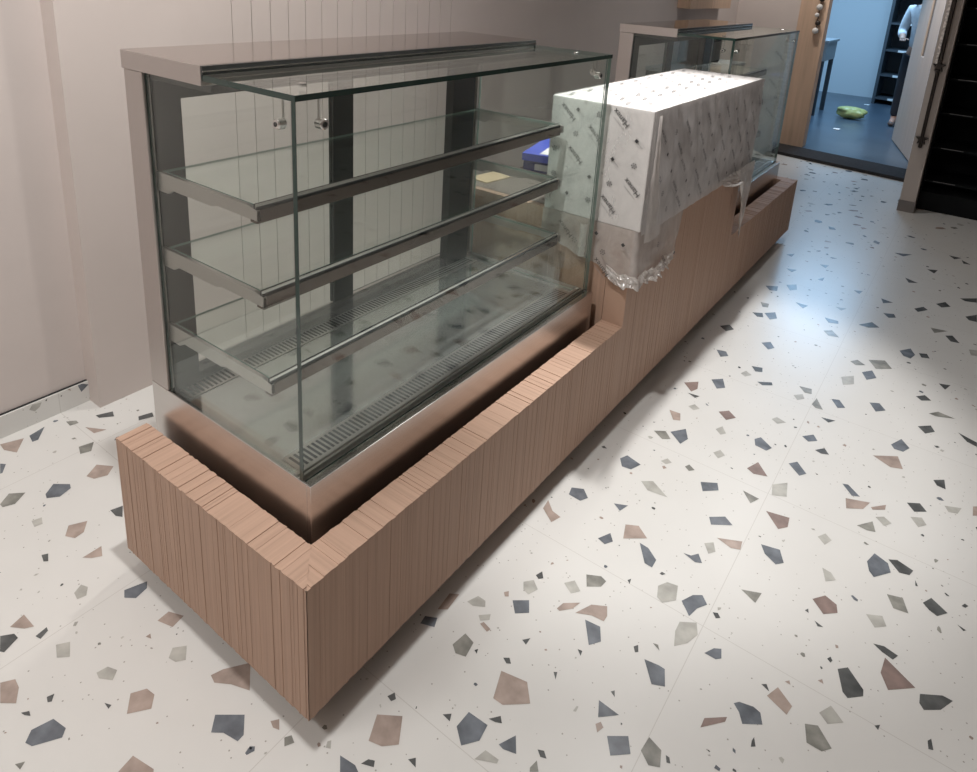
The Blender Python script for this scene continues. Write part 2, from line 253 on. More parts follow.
CAM_R = [[0.807973, 0.586494, 0.056601], [0.21086, -0.198107, -0.957231], [-0.550198, 0.785352, -0.283733]]
CAM_C = [0.83639, -0.67668, 1.53258]
CAM_F = 696.806
CAM_P = [-0.547, -206.713]
EXPOSURE = 0.22
CHIPS = """p -1.472,-0.01 -1.449,0.05 -1.391,0.007 -1.433,-0.013
n -1.449,0.066 -1.462,0.118 -1.407,0.075 -1.41,0.059
g -1.276,0.14 -1.265,0.182 -1.226,0.155 -1.238,0.127
p -1.122,0.091 -1.151,0.135 -1.105,0.164 -1.079,0.133 -1.094,0.1
n -1.135,-0.018 -1.162,0.015 -1.125,0.045 -1.106,0.039 -1.094,0.003 -1.116,-0.023
g -1.189,-0.115 -1.216,-0.082 -1.185,-0.051 -1.159,-0.088 -1.171,-0.115
p -0.931,-0.055 -0.963,-0.032 -0.941,0.008 -0.908,-0.017 -0.904,-0.042
l -1.056,-0.087 -1.049,-0.064 -1.022,-0.073 -1.027,-0.092
d -0.933,0.067 -0.923,0.098 -0.882,0.076 -0.9,0.066
p -0.823,-0.06 -0.824,-0.011 -0.789,-0.026 -0.804,-0.047
d -0.912,-0.122 -0.904,-0.109 -0.878,-0.12 -0.886,-0.128
l -0.729,-0.124 -0.741,-0.102 -0.721,-0.095 -0.699,-0.109 -0.705,-0.128
n -0.643,-0.044 -0.625,0.005 -0.606,-0.006 -0.599,-0.038 -0.622,-0.055
p -0.5,-0.039 -0.503,-0.009 -0.464,0.007 -0.457,-0.026
p -0.747,-0.259 -0.758,-0.225 -0.706,-0.224 -0.717,-0.24
d -0.739,-0.282 -0.721,-0.26 -0.703,-0.259 -0.688,-0.293 -0.698,-0.298
l -0.619,-0.214 -0.602,-0.191 -0.565,-0.208 -0.585,-0.227
l -0.392,-0.074 -0.408,-0.055 -0.388,-0.032 -0.358,-0.053 -0.372,-0.07
l -0.482,-0.19 -0.477,-0.168 -0.453,-0.159 -0.438,-0.177 -0.465,-0.193
p -0.283,-0.039 -0.274,-0.014 -0.24,0.033 -0.187,-0.007 -0.231,-0.024 -0.262,-0.044
p -0.618,-0.327 -0.602,-0.304 -0.576,-0.307 -0.544,-0.325 -0.57,-0.345
p -0.344,-0.195 -0.38,-0.168 -0.363,-0.141 -0.338,-0.138 -0.315,-0.158
n -0.445,-0.347 -0.462,-0.329 -0.451,-0.292 -0.412,-0.285 -0.399,-0.298 -0.428,-0.342
n -0.175,-0.109 -0.2,-0.083 -0.152,-0.045 -0.119,-0.071 -0.118,-0.086 -0.155,-0.094
p -0.25,-0.261 -0.256,-0.229 -0.201,-0.217 -0.184,-0.23 -0.224,-0.272
g -0.418,-0.376 -0.408,-0.362 -0.4,-0.374
n -1.374,-0.046 -1.358,-0.036 -1.324,-0.058 -1.325,-0.064
d -1.399,0.252 -1.378,0.3 -1.347,0.289 -1.377,0.253
d -1.286,0.341 -1.273,0.383 -1.247,0.374 -1.264,0.33
g -1.438,0.174 -1.419,0.198 -1.399,0.197 -1.406,0.172
p -1.361,0.2 -1.296,0.238 -1.308,0.203
g -0.05,-0.023 -0.042,-0.011 -0.026,-0.017 -0.036,-0.034
p -0.099,-0.02 -0.088,-0.006 -0.07,-0.02 -0.084,-0.025
d -0.509,-0.28 -0.504,-0.267 -0.491,-0.278 -0.496,-0.284
d -0.403,-0.212 -0.387,-0.205 -0.384,-0.213
d -0.677,-0.233 -0.682,-0.207 -0.67,-0.209 -0.661,-0.229
p -0.482,-0.078 -0.481,-0.067 -0.467,-0.073
d -0.515,-0.327 -0.506,-0.315 -0.493,-0.318 -0.505,-0.325
p 0.09,0.079 0.066,0.128 0.111,0.159 0.144,0.112 0.119,0.088
n 0.065,0.024 0.102,0.03 0.116,0.025 0.119,0.004 0.106,-0.014
n 0.215,0.214 0.217,0.254 0.265,0.257 0.27,0.221 0.246,0.19
p 0.241,0.311 0.219,0.374 0.28,0.389 0.312,0.352 0.266,0.312
n 0.306,0.24 0.324,0.277 0.345,0.247 0.318,0.238
l 0.283,0.186 0.291,0.214 0.323,0.216 0.324,0.208
g 0.091,0.355 0.097,0.397 0.127,0.39 0.134,0.35 0.11,0.342
l 0.046,0.47 0.058,0.501 0.081,0.501 0.091,0.486 0.064,0.469
n 0.134,0.546 0.167,0.573 0.187,0.542 0.16,0.518
l 0.125,0.611 0.143,0.633 0.167,0.615 0.156,0.586 0.138,0.591
p 0.235,0.597 0.24,0.621 0.274,0.65 0.267,0.622 0.244,0.595
p 0.278,0.615 0.299,0.663 0.333,0.684 0.346,0.658 0.346,0.639 0.314,0.635
n 0.307,0.614 0.346,0.62 0.366,0.585 0.347,0.558
g 0.244,0.738 0.278,0.758 0.296,0.752 0.293,0.728 0.263,0.704
l 0.211,0.676 0.229,0.701 0.257,0.681 0.241,0.659
n 0.21,0.871 0.229,0.912 0.249,0.888 0.235,0.864
p 0.267,0.917 0.249,0.971 0.282,0.991 0.321,0.962
n 0.311,0.933 0.338,0.931 0.373,0.905 0.374,0.873 0.352,0.874
n 0.057,0.972 0.049,1.004 0.082,1.023 0.111,0.996 0.098,0.97
p 0.026,0.87 0.02,0.91 0.054,0.879 0.085,0.873 0.074,0.838
n 0.184,1.027 0.222,1.047 0.212,1.01
n 0.428,0.454 0.478,0.452 0.444,0.419
n 0.477,0.396 0.513,0.424 0.532,0.394 0.5,0.365
g 0.546,0.414 0.549,0.45 0.58,0.441 0.591,0.408 0.57,0.397
p 0.002,0.406 -0.004,0.461 0.017,0.474 0.022,0.421
n -0.006,0.349 -0.01,0.372 0.017,0.387 0.028,0.363
p 0.446,0.403 0.453,0.414 0.463,0.407 0.457,0.389
g 0.381,0.243 0.385,0.263 0.399,0.247 0.385,0.236
l 0.092,0.457 0.114,0.478 0.121,0.463 0.104,0.447
p 0.109,0.44 0.113,0.45 0.138,0.444 0.135,0.433
d 0.056,0.17 0.063,0.186 0.075,0.177 0.07,0.167
d 0.109,0.039 0.115,0.054 0.127,0.06 0.134,0.05
d 0.259,0.269 0.276,0.29 0.287,0.279 0.274,0.272
d 0.204,0.403 0.216,0.412 0.227,0.402 0.218,0.396
d 0.375,0.282 0.387,0.288 0.399,0.278 0.387,0.273
d 0.139,0.65 0.146,0.671 0.16,0.654 0.151,0.644
d 0.14,0.376 0.145,0.384 0.15,0.372
d 0.315,0.447 0.322,0.452 0.328,0.434
d 0.434,0.623 0.441,0.634 0.449,0.617 0.443,0.611
d 0.331,0.532 0.342,0.535 0.345,0.521
d 0.44,0.488 0.446,0.496 0.453,0.482
d 0.176,0.215 0.19,0.228 0.197,0.213
d 0.178,0.103 0.188,0.115 0.2,0.101
p 0.103,0.552 0.111,0.563 0.12,0.549 0.112,0.543
d 0.214,0.469 0.227,0.485 0.228,0.464
d 0.339,0.792 0.345,0.802 0.349,0.784
n 0.36,1.296 0.405,1.327 0.419,1.295 0.38,1.258
l 0.548,1.437 0.585,1.478 0.599,1.408 0.559,1.385
g 0.48,1.346 0.532,1.341 0.516,1.303
n 0.729,1.593 0.745,1.601 0.786,1.563 0.764,1.551
p 0.75,1.526 0.816,1.555 0.803,1.509 0.76,1.477
p 0.821,1.534 0.858,1.577 0.859,1.551 0.827,1.525
n 0.434,1.162 0.472,1.195 0.501,1.174 0.449,1.135
r 0.564,1.301 0.629,1.318 0.634,1.274 0.613,1.247
d 0.91,1.633 0.944,1.657 0.965,1.628 0.933,1.602
g 0.799,1.419 0.835,1.469 0.849,1.426 0.827,1.417
l 0.839,1.496 0.86,1.515 0.883,1.498 0.866,1.471
l 0.926,1.568 0.955,1.588 0.97,1.561 0.95,1.534
p 0.48,1.095 0.543,1.129 0.548,1.094 0.524,1.083
l 0.458,1.051 0.478,1.072 0.494,1.041 0.48,1.021
n 0.424,0.978 0.444,0.983 0.458,1.003 0.478,0.977 0.461,0.967
n 0.589,1.154 0.638,1.168 0.659,1.125 0.642,1.105 0.607,1.125
l 0.714,1.293 0.73,1.321 0.75,1.304 0.737,1.272
n 0.846,1.285 0.859,1.332 0.895,1.316 0.906,1.284 0.87,1.235 0.856,1.251
d 0.894,1.333 0.915,1.347 0.956,1.333 0.949,1.308 0.925,1.299
l 0.749,1.178 0.772,1.175 0.788,1.156 0.766,1.133
l 0.411,0.827 0.426,0.854 0.453,0.861 0.466,0.814 0.44,0.784 0.423,0.792
n 0.478,0.822 0.495,0.858 0.515,0.874 0.535,0.853 0.518,0.825 0.51,0.79
g 0.591,0.958 0.638,0.981 0.633,0.939
r 0.75,1.049 0.775,1.083 0.805,1.071 0.812,1.045 0.783,1.017
g 0.907,1.195 0.943,1.209 0.961,1.163 0.927,1.155
d 0.988,1.226 1.005,1.259 1.044,1.231 1.022,1.202 1.004,1.21
l 0.872,1.089 0.907,1.11 0.92,1.082 0.896,1.059
l 0.498,0.727 0.497,0.759 0.532,0.784 0.546,0.752 0.534,0.714 0.511,0.686
n 0.576,0.715 0.59,0.742 0.605,0.752 0.613,0.727 0.603,0.716
d 0.9,1.006 0.923,1.015 0.954,1.008 0.945,0.988 0.921,0.994
n 0.468,0.609 0.501,0.616 0.516,0.616 0.533,0.576 0.506,0.562
d 0.842,0.876 0.861,0.896 0.9,0.858 0.902,0.841 0.874,0.813 0.862,0.822
r 0.926,0.931 0.929,0.982 0.997,0.941 0.946,0.894
d 1.007,0.931 1.05,0.96 1.07,0.96 1.049,0.918 1.018,0.893 1.008,0.905
p 0.725,0.702 0.74,0.739 0.777,0.713 0.772,0.685
n 0.67,0.637 0.679,0.648 0.708,0.657 0.724,0.653 0.735,0.629 0.699,0.603 0.686,0.624
r 0.629,0.538 0.629,0.563 0.668,0.597 0.668,0.584
l 0.829,0.736 0.847,0.77 0.877,0.747 0.849,0.721
g 0.809,0.69 0.833,0.704 0.867,0.671 0.851,0.651 0.821,0.65
d 0.969,1.816 0.999,1.842 1.006,1.789 0.981,1.792
p 1.082,1.754 1.101,1.77 1.103,1.719 1.083,1.704
d 1.031,0.82 1.037,0.83 1.043,0.805 1.034,0.801
l 1.008,1.697 1.053,1.72 1.044,1.682 1.02,1.672
d 0.726,0.58 0.728,0.591 0.736,0.573 0.728,0.566
d 0.591,0.438 0.599,0.438 0.605,0.428 0.598,0.425
d 0.933,0.783 0.943,0.793 0.941,0.777
d 0.707,0.722 0.717,0.73 0.727,0.715
p 0.749,0.763 0.757,0.773 0.762,0.763
d 0.554,0.84 0.565,0.846 0.575,0.836 0.566,0.827
g 0.467,0.661 0.479,0.665 0.488,0.652
d 0.742,0.999 0.748,1.01 0.752,0.996
d 0.769,0.982 0.791,0.976 0.779,0.969
d 1.066,1.207 1.086,1.201 1.08,1.194
d 0.964,1.299 0.972,1.279 0.966,1.277
p 0.81,0.815 0.818,0.825 0.823,0.814
r 0.104,1.824 0.148,1.869 0.163,1.815 0.15,1.78
n 0.183,1.921 0.218,1.959 0.247,1.898 0.222,1.869
d 0.142,1.763 0.188,1.771 0.177,1.748
p 0.13,1.606 0.171,1.611 0.187,1.568 0.164,1.556
r 0.279,1.719 0.308,1.752 0.343,1.723 0.318,1.685
n 0.184,1.481 0.221,1.534 0.248,1.483 0.237,1.439
g 0.135,1.448 0.169,1.474 0.2,1.442 0.177,1.422
n 0.107,1.231 0.119,1.261 0.174,1.247 0.159,1.204 0.129,1.198
l 0.208,1.174 0.238,1.199 0.303,1.159 0.241,1.148
n 0.434,1.64 0.449,1.666 0.497,1.629 0.485,1.601 0.446,1.606
r 0.459,1.463 0.48,1.52 0.525,1.466 0.484,1.449
n 0.564,1.582 0.585,1.611 0.624,1.566 0.607,1.54
d 0.281,2.141 0.322,2.158 0.331,2.122 0.306,2.107
d 0.335,2.032 0.383,2.067 0.392,2.047 0.359,2.019
n 0.257,2.379 0.288,2.415 0.317,2.369 0.298,2.335
n 0.119,2.176 0.157,2.189 0.178,2.156 0.153,2.126
d 0.057,2.409 0.09,2.453 0.121,2.419 0.097,2.375
n 0.185,2.698 0.225,2.745 0.25,2.68 0.225,2.643
d 0.136,2.664 0.178,2.691 0.194,2.645 0.168,2.631
g 0.135,2.814 0.175,2.822 0.182,2.774 0.158,2.763
n 0.098,3.043 0.154,3.083 0.166,3.015 0.133,2.996
n 0.184,3.135 0.226,3.181 0.244,3.111 0.217,3.074
n 0.275,2.941 0.337,2.942 0.322,2.891
n 0.431,2.859 0.492,2.864 0.499,2.831 0.457,2.812
g 0.456,2.705 0.487,2.738 0.528,2.683 0.484,2.666
d 0.577,2.891 0.626,2.97 0.664,2.93 0.621,2.892
g 0.45,3.029 0.499,3.046 0.481,3.003
g 0.67,2.549 0.729,2.593 0.764,2.534 0.708,2.485
n 0.664,2.413 0.697,2.46 0.721,2.404 0.69,2.359
l 0.601,2.31 0.642,2.357 0.654,2.285 0.619,2.247
g 0.608,2.479 0.632,2.515 0.667,2.488 0.633,2.458
n 0.77,2.74 0.808,2.799 0.831,2.744 0.818,2.692 0.789,2.698
d 0.843,2.775 0.873,2.793 0.887,2.753 0.856,2.738
d 0.622,3.316 0.68,3.301 0.638,3.256
d 0.655,3.124 0.701,3.15 0.714,3.11 0.684,3.083
d 0.776,3.299 0.812,3.359 0.835,3.331 0.795,3.267
d 0.862,3.45 0.9,3.513 0.927,3.464 0.889,3.418
g 0.863,3.109 0.935,3.126 0.883,3.055
d 0.927,3.062 0.955,3.087 0.988,3.02 0.952,3.011
d 0.995,3.38 1.042,3.449 1.045,3.348 1.012,3.343
l 1.025,2.979 1.056,2.997 1.058,2.932 1.035,2.92
d 0.936,2.537 0.977,2.555 0.961,2.499
d 0.869,2.359 0.898,2.394 0.922,2.365 0.89,2.338
g 0.922,2.255 0.95,2.294 1.008,2.283 0.946,2.251
n 0.726,2.18 0.758,2.202 0.785,2.162 0.755,2.127
n 0.601,2.104 0.628,2.118 0.657,2.074 0.633,2.053
g 0.548,2.011 0.554,2.07 0.59,2.001 0.565,1.995
g 0.478,2.115 0.524,2.127 0.532,2.088 0.507,2.079
l 0.476,2.03 0.503,2.063 0.517,2.032 0.496,2.004
d 0.595,1.944 0.643,1.957 0.624,1.926
l 0.45,1.806 0.463,1.832 0.499,1.819 0.474,1.789
n 0.565,1.772 0.596,1.81 0.615,1.78 0.59,1.754
d 0.619,1.719 0.644,1.753 0.664,1.724 0.64,1.712
d 0.896,2.129 0.935,2.168 0.951,2.133 0.923,2.095
n 0.83,1.936 0.856,1.998 0.886,1.957 0.87,1.918 0.842,1.915
p 0.787,1.823 0.858,1.877 0.881,1.81 0.845,1.793
d 1.021,2.187 1.081,2.161 1.082,2.13 1.051,2.142
d 0.69,3.736 0.757,3.699 0.715,3.667
d 0.779,3.98 0.832,4.009 0.819,3.933
d 0.868,4.355 0.936,4.356 0.9,4.298
d 0.937,4.318 0.987,4.265 0.95,4.253
d 0.96,3.626 1.035,3.695 1.037,3.627 0.986,3.603
n 0.588,4.144 0.683,4.194 0.641,4.114
n 0.3,3.34 0.327,3.398 0.329,3.34
n 0.125,3.379 0.18,3.402 0.163,3.345
n 0.264,3.589 0.31,3.611 0.301,3.552
n 0.488,3.324 0.529,3.35 0.52,3.293
n 0.07,3.609 0.107,3.66 0.105,3.595
l 0.262,2.051 0.274,2.087 0.302,2.067 0.284,2.037
l 0.177,1.677 0.192,1.705 0.217,1.689 0.201,1.664
l 0.306,1.605 0.32,1.638 0.344,1.604 0.33,1.584
l 0.343,1.469 0.358,1.499 0.38,1.48 0.366,1.449
l 0.219,1.309 0.232,1.336 0.252,1.324 0.238,1.304
g 0.293,1.335 0.301,1.354 0.325,1.339 0.311,1.322"""

def part(mb, name, parent, **kw):
    """a part of a thing: vertices are given in room coordinates, the thing's Empty stands at its base"""
    o = mb.build(name, parent, **kw)
    if parent.type == 'EMPTY': o.location = -parent.location
    return o

# ================================================================ FLOOR
def inside(p, poly):
    c = False; n = len(poly)
    for i in range(n):
        a, b = poly[i], poly[i-1]
        if (a[1] > p[1]) != (b[1] > p[1]) and p[0] < (b[0]-a[0])*(p[1]-a[1])/(b[1]-a[1])+a[0]: c = not c
    return c
fl = MB()
fl.face([(-1.6, -3, 0), (3.3, -3, 0), (3.3, 6.5, 0), (-1.6, 6.5, 0)], 'floor')
def chip(poly, k, z):
    A = sum(poly[i][0]*poly[(i+1) % len(poly)][1]-poly[(i+1) % len(poly)][0]*poly[i][1] for i in range(len(poly)))
    if A < 0: poly = poly[::-1]
    fl.face([(p[0], p[1], z) for p in poly], 'chip_'+k)
cent = []
for ln in CHIPS.split('\n'):
    t = ln.split(); P = [tuple(map(float, q.split(','))) for q in t[1:]]
    chip(P, t[0], .0006)
    cx = sum(p[0] for p in P)/len(P); cy = sum(p[1] for p in P)/len(P)
    cent.append((cx, cy, max(math.hypot(p[0]-cx, p[1]-cy) for p in P)))
seen_zone = [(-1.50, -.02), (-.44, -.40), (1.12, .81), (1.03, 4.3), (-.02, 3.5), (-.02, 0), (-.70, 0), (-.72, .45), (-1.45, .35)]
def rpoly(cx, cy, r):
    n = random.choice((4, 4, 5, 5, 6)); a0 = random.random()*6.28; st = random.uniform(.55, 1); ro = random.random()*6.28
    o = []
    for i in range(n):
        a = a0+(i+random.uniform(-.3, .3))*6.28/n; q = r*random.uniform(.7, 1.1)
        x, y = math.cos(a)*q, math.sin(a)*q*st
        o.append((cx+x*math.cos(ro)-y*math.sin(ro), cy+x*math.sin(ro)+y*math.cos(ro)))
    return o
kinds = 'nndddggllppr'
tries = 0
while tries < 1500:
    tries += 1
    cx, cy = random.uniform(-1.5, 3.2), random.uniform(-2.9, 6.4)
    if (-.75 < cx < .03 and -.03 < cy < 3.93) or inside((cx, cy), seen_zone): continue
    r = random.uniform(.014, .045)
    if any(math.hypot(cx-a, cy-b) < r+q+.012 for a, b, q in cent): continue
    cent.append((cx, cy, r)); chip(rpoly(cx, cy, r), random.choice(kinds), .0006)
for i in range(1900):
    cx, cy = random.uniform(-1.5, 1.7), random.uniform(-.6, 6.3)
    if -.72 < cx < -.03 and .03 < cy < 3.87: continue
    r = random.uniform(.0022, .0055) if random.random() < .60 else random.uniform(.0055, .0115)
    if any(math.hypot(cx-a, cy-b) < r+q+.002 for a, b, q in cent): continue
    chip(rpoly(cx, cy, r), random.choice('ddddggnpplll'), .0005)
floor = struct(fl.build('floor'))
struct(MB().box(-2.3, 1.3, 6.5, 11.75, -.05, 0, 'bluefloor').build('floor_back_room'))
struct(MB().prism([(-1.43, 6.48), (.485, 6.17), (.485, 6.59), (-1.43, 6.858)], .001, .030, 'threshold').build('trim_1'))

# ================================================================ WALLS
struct(MB().box(-1.62, -1.515, -3, 6.9, 0, 2.8, 'wall').build('wall_left'))
bb = MB().box(-1.515, -1.500, -3, .283, .0005, .078, 'floor')
bb.box(-1.515, -1.506, -3, .283, .078, .0795, 'slot')  # black strip in place of the shade in the gap above the baseboard
for k, P in (('n', [(.248, .077), (.262, .0775), (.283, .064), (.257, .047)]), ('p', [(.213, .077), (.223, .0775), (.225, .068)]),
             ('l', [(.093, .061), (.104, .075), (.132, .07), (.125, .056), (.109, .047)]), ('d', [(.143, .070), (.15, .075), (.147, .066)]),
             ('p', [(-.06, .05), (-.03, .06), (-.04, .03)]), ('d', [(.19, .064), (.196, .066), (.194, .06)])):
    bb.face([(-1.4995, y, z) for y, z in P], 'chip_'+k)
struct(bb.build('baseboard_left'))
cl = MB().box(-1.515, -1.452, .31, 6.9, 0, 2.8, 'slot')
cl.box(-1.515, -1.43, .283, .879, 0, 2.8, 'wall_warm')
y = .882
while y < 2.12:
    cl.box(-1.515, -1.43, y, y+.0808, 0, 2.8, 'wall_warm'); y += .0845
cl.box(-1.515, -1.43, y, 6.9, 0, 2.8, 'wall_warm')
struct(cl.build('wall_left_cladding', bevel=.0))
struct(MB().box(-1.62, -.82, 6.9, 7.02, 0, 2.8, 'wall_warm').box(-.82, 3.3, 6.9, 7.02, 2.25, 2.8, 'wall').box(.59, 3.3, 6.9, 7.02, 0, 2.25, 'wall').build('wall_far'))
struct(MB().box(-.82, -.56, 6.885, 7.035, 0, 2.25, 'oak').build('trim_2', bevel=.004))
pw = MB().box(.488, .59, 5.19, 6.885, .30, 2.8, 'post').box(.488, .59, 5.19, 6.885, .085, .30, 'post').box(.484, .594, 5.186, 6.885, 0, .085, 'post_base')
struct(pw.build('wall_partition'))
struct(MB().box(.470, .488, 6.3, 6.885, 0, 2.25, 'edge_metal').build('trim_3'))
struct(MB().box(3.3, 3.4, -3, 7, 0, 2.8, 'wall').build('wall_right'))
struct(MB().box(-1.62, 3.4, -3.1, -3, 0, 2.8, 'wall').build('wall_near'))
struct(MB().box(-1.62, 3.4, -3.1, 7.02, 2.8, 2.9, 'ceiling').build('ceiling'))
struct(MB().box(-2.4, -2.3, 7.02, 11.75, 0, 2.8, 'bluewall').build('wall_left_back_room'))
struct(MB().box(-2.4, 1.4, 11.65, 11.75, 0, 2.8, 'bluewall').build('wall_far_back_room'))
struct(MB().box(1.3, 1.4, 7.02, 11.75, 0, 2.8, 'bluewall').build('wall_right_back_room'))
struct(MB().box(-2.4, 1.4, 7.02, 11.75, 2.8, 2.9, 'ceiling').build('ceiling_back_room'))

# open door leaf with its glazed slot
dm = Matrix.Translation((.405, 7.04, 0)) @ Matrix.Rotation(math.atan2(8.18-7.04, .12-.405), 4, 'Z')
dl = 1.17
def dbox(mb, u0, u1, w0, w1, z0, z1, m):
    P = [dm @ Vector(q) for q in ((u0, w0, z0), (u1, w0, z0), (u1, w1, z0), (u0, w1, z0), (u0, w0, z1), (u1, w0, z1), (u1, w1, z1), (u0, w1, z1))]
    return mb.hexa(P, m)
d1 = MB()
dbox(d1, 0, .46, -.022, .022, .008, 2.2, 'door'); dbox(d1, .62, dl, -.022, .022, .008, 2.2, 'door')
dbox(d1, .46, .62, -.022, .022, .008, .98, 'door'); dbox(d1, .46, .62, -.022, .022, 2.0, 2.2, 'door')
door = struct(d1.build('door_1', bevel=.006))
part(dbox(MB(), .46, .62, -.008, .008, .98, 2.0, 'slot_glass'), 'slot_window', door)
part(dbox(MB(), 0, .03, -.024, .024, .008, 2.2, 'edge_metal'), 'edge_strip', door)

# ================================================================ WOODEN COUNTER
ZR, ZB, W_, L1, L2, L3, ZT = .396, .061, .700, 1.371, 2.565, 3.904, .745
ctr = thing('display_counter', 'long low pinkish reeded wooden counter with raised middle on the pale terrazzo floor', 'counter', (-.35, 1.95, 0))
def reeds_y(y0, y1, z0, z1, depth, mitre0=False, mitre1=False):
    mb = MB(); y = y0
    while y < y1-.0005:
        w = random.choice((.005, .006, .007, .009, .012)); ye = min(y+w, y1); o = random.choice((0, 0, .0003, .0005, .0008)); ztop = z1-random.choice((0, 0, 0, .0006, .0018))
        ins = -depth+random.uniform(0, .0015)
        ia = ib = ins
        if mitre0 and y < depth: ia, ib = -max(.0022, y), -max(.0022, ye)
        if mitre1 and y1-ye < depth: ia, ib = -max(.0022, y1-y), -max(.0022, y1-ye)
        zb = z0+random.uniform(0, .003)
        mb.hexa([(ia, y, zb), (-o, y, zb), (-o, ye, zb), (ib, ye, zb), (ia, y, ztop), (-o, y, ztop), (-o, ye, ztop), (ib, ye, ztop)], 'wood_y'); y = ye
    return mb
def reeds_x(x0, x1, ya, yb, z0, z1, mitre=0):
    """strips across x; face at ya (outwards), inner side at yb; mitre: +1 mitred at x1 = 0"""
    mb = MB(); x = x0; sg = 1 if yb > ya else -1
    while x < x1-.0005:
        w = random.choice((.005, .006, .007, .009, .012)); xe = min(x+w, x1); o = random.choice((0, 0, .0003, .0006, .0010)); ztop = z1-random.choice((0, 0, 0, .0006, .0018))
        i = yb-sg*random.uniform(0, .0015)
        ia = ib = i
        if mitre and -x < abs(yb-ya): ia, ib = ya+sg*max(.0022, -x), ya+sg*max(.0022, -xe)
        f = ya+sg*o; zb = z0+random.uniform(0, .003)
        q = [(x, f), (xe, f), (xe, ib), (x, ia)]
        if sg < 0: q = q[::-1]
        mb.hexa([(u, v, zb) for u, v in q]+[(u, v, ztop) for u, v in q], 'wood_x'); x = xe
    return mb
part(reeds_y(0, L1, ZB, ZR, .08, mitre0=True), 'front_panel', ctr)
part(reeds_y(L1, L2, ZB, ZT, .08), 'raised_panel', ctr)
part(reeds_y(L2, L3, ZB, ZR, .08, mitre1=True), 'front_panel', ctr)
part(reeds_x(-W_, 0, 0, .08, ZB, ZR, 1), 'end_panel', ctr)
part(reeds_x(-W_, 0, L3, L3-.075, ZB, ZR, 1), 'end_panel', ctr)
part(reeds_x(-W_, -.081, L1, L1+.03, ZB+.02, ZT, 0), 'riser_panel', ctr)
part(reeds_x(-W_, -.081, L2, L2-.03, ZB+.02, ZT, 0), 'riser_panel', ctr)
part(MB().box(-W_, -.0815, L1+.031, L2-.031, ZT-.03, ZT, 'worktop'), 'worktop', ctr)
part(MB().box(-W_, -W_+.02, L1+.031, L2-.031, ZB, ZT-.0305, 'worktop'), 'back_panel', ctr)
pl = MB().box(-.07, -.05, .05, L3-.05, 0, .07, 'plinth').box(-W_+.02, -.07, .05, .07, 0, .07, 'plinth').box(-W_+.02, -.07, L3-.07, L3-.05, 0, .07, 'plinth').box(-W_, -W_+.02, .05, L3-.05, 0, .07, 'plinth')
part(pl, 'plinth', ctr)
# carcass floor that carries the two cases inside the reeded frame
part(MB().box(-W_+.005, -.081, .085, L1-.004, .07, .12, 'plinth'), 'base_board', ctr)
part(MB().box(-W_+.005, -.081, L2+.004, L3-.08, .07, .12, 'plinth'), 'base_board', ctr)

# ================================================================ DISPLAY CASE
Y0, Y1 = .103, 1.335
case = thing('display_case', 'steel and glass display case with empty shelves at the near end of the counter', 'display case', (-.40, .72, .12), 'glass display cases on the counter')
sb = MB()
sb.box(-.118, -.106, Y0, Y1, .121, .506, 'steel').box(-.702, -.118, Y0, Y0+.005, .121, .506, 'steel').box(-.702, -.118, Y1-.005, Y1, .121, .506, 'steel').box(-.702, -.690, Y0+.005, Y1-.005, .121, .506, 'steel')
part(sb, 'steel_base', case, bevel=.0012)
part(MB().box(-.690, -.118, Y0+.005, Y1-.005, .470, .490, 'deck'), 'deck', case)
ch = MB().box(-.170, -.160, Y0+.006, Y1-.006, .4905, .502, 'bracket').box(-.152, -.146, Y0+.006, Y1-.006, .4905, .504, 'bracket').box(-.160, -.118, Y0+.006, Y1-.006, .4905, .494, 'bracket').box(-.126, -.1185, Y0+.006, Y1-.006, .4945, .506, 'steel_bright')
part(ch, 'glass_channel', case)
for xa, xb in ((-.226, -.176), (-.63, -.585)):
    g = MB().box(xa-.008, xb+.006, Y0+.03, Y1-.03, .4905, .492, 'bracket'); y = Y0+.04
    while y < Y1-.045: g.box(xa, xb, y, y+.0062, .4915, .4924, 'slot'); y += .0125
    part(g, 'grille', case)
for ya, yb in ((Y0, Y0+.018), (Y1-.018, Y1)):
    part(MB().box(-.702, -.629, ya, yb, .5065, 1.287, 'steel_post'), 'end_post', case, bevel=.0015)
bf = MB().box(-.66, -.628, Y0+.0185, .188, .491, 1.287, 'dark').box(-.66, -.628, 1.180, 1.302, .491, 1.287, 'mullion')
bf.box(-.66, -.628, .188, 1.180, 1.222, 1.287, 'dark').box(-.66, -.635, .188, 1.180, .491, .515, 'dark')
bf.box(-.702, -.405, Y0+.019, Y1-.019, 1.2715, 1.2875, 'dark')
part(bf, 'back_frame', case)
for xa, ya, yb in ((-.672, .19, .752), (-.686, .675, 1.215)):
    d = part(MB().pane(xa, xa+.005, ya, yb, .52, 1.235, 'glass', 'glass_edge'), 'sliding_door', case)
    sy = yb-.078 if ya < .5 else ya
    part(MB().box(xa-.001, xa+.0065, sy, sy+.078, .52, 1.235, 'mullion'), 'door_stile', d)
cp = MB().box(-.705, -.405, Y0-.003, Y1-.018, 1.288, 1.329, 'cap', 'steel_post')
cap = part(cp, 'top_cap', case, bevel=.0015)
part(MB().box(-.405, -.399, Y0-.002, Y1-.019, 1.3105, 1.328, 'cap_dark').box(-.399, -.3965, Y0-.002, Y1-.019, 1.3165, 1.319, 'steel_bright'), 'light_rail', cap)
part(MB().pane(-.42, -.128, Y0, Y1+.004, 1.2985, 1.310, 'glass', 'glass_edge'), 'top_glass', case)
part(MB().pane(-.141, -.130, Y0+.002, Y1+.002, .4945, 1.298, 'glass', 'glass_edge', 'shelf_glass_edge'), 'front_glass', case)
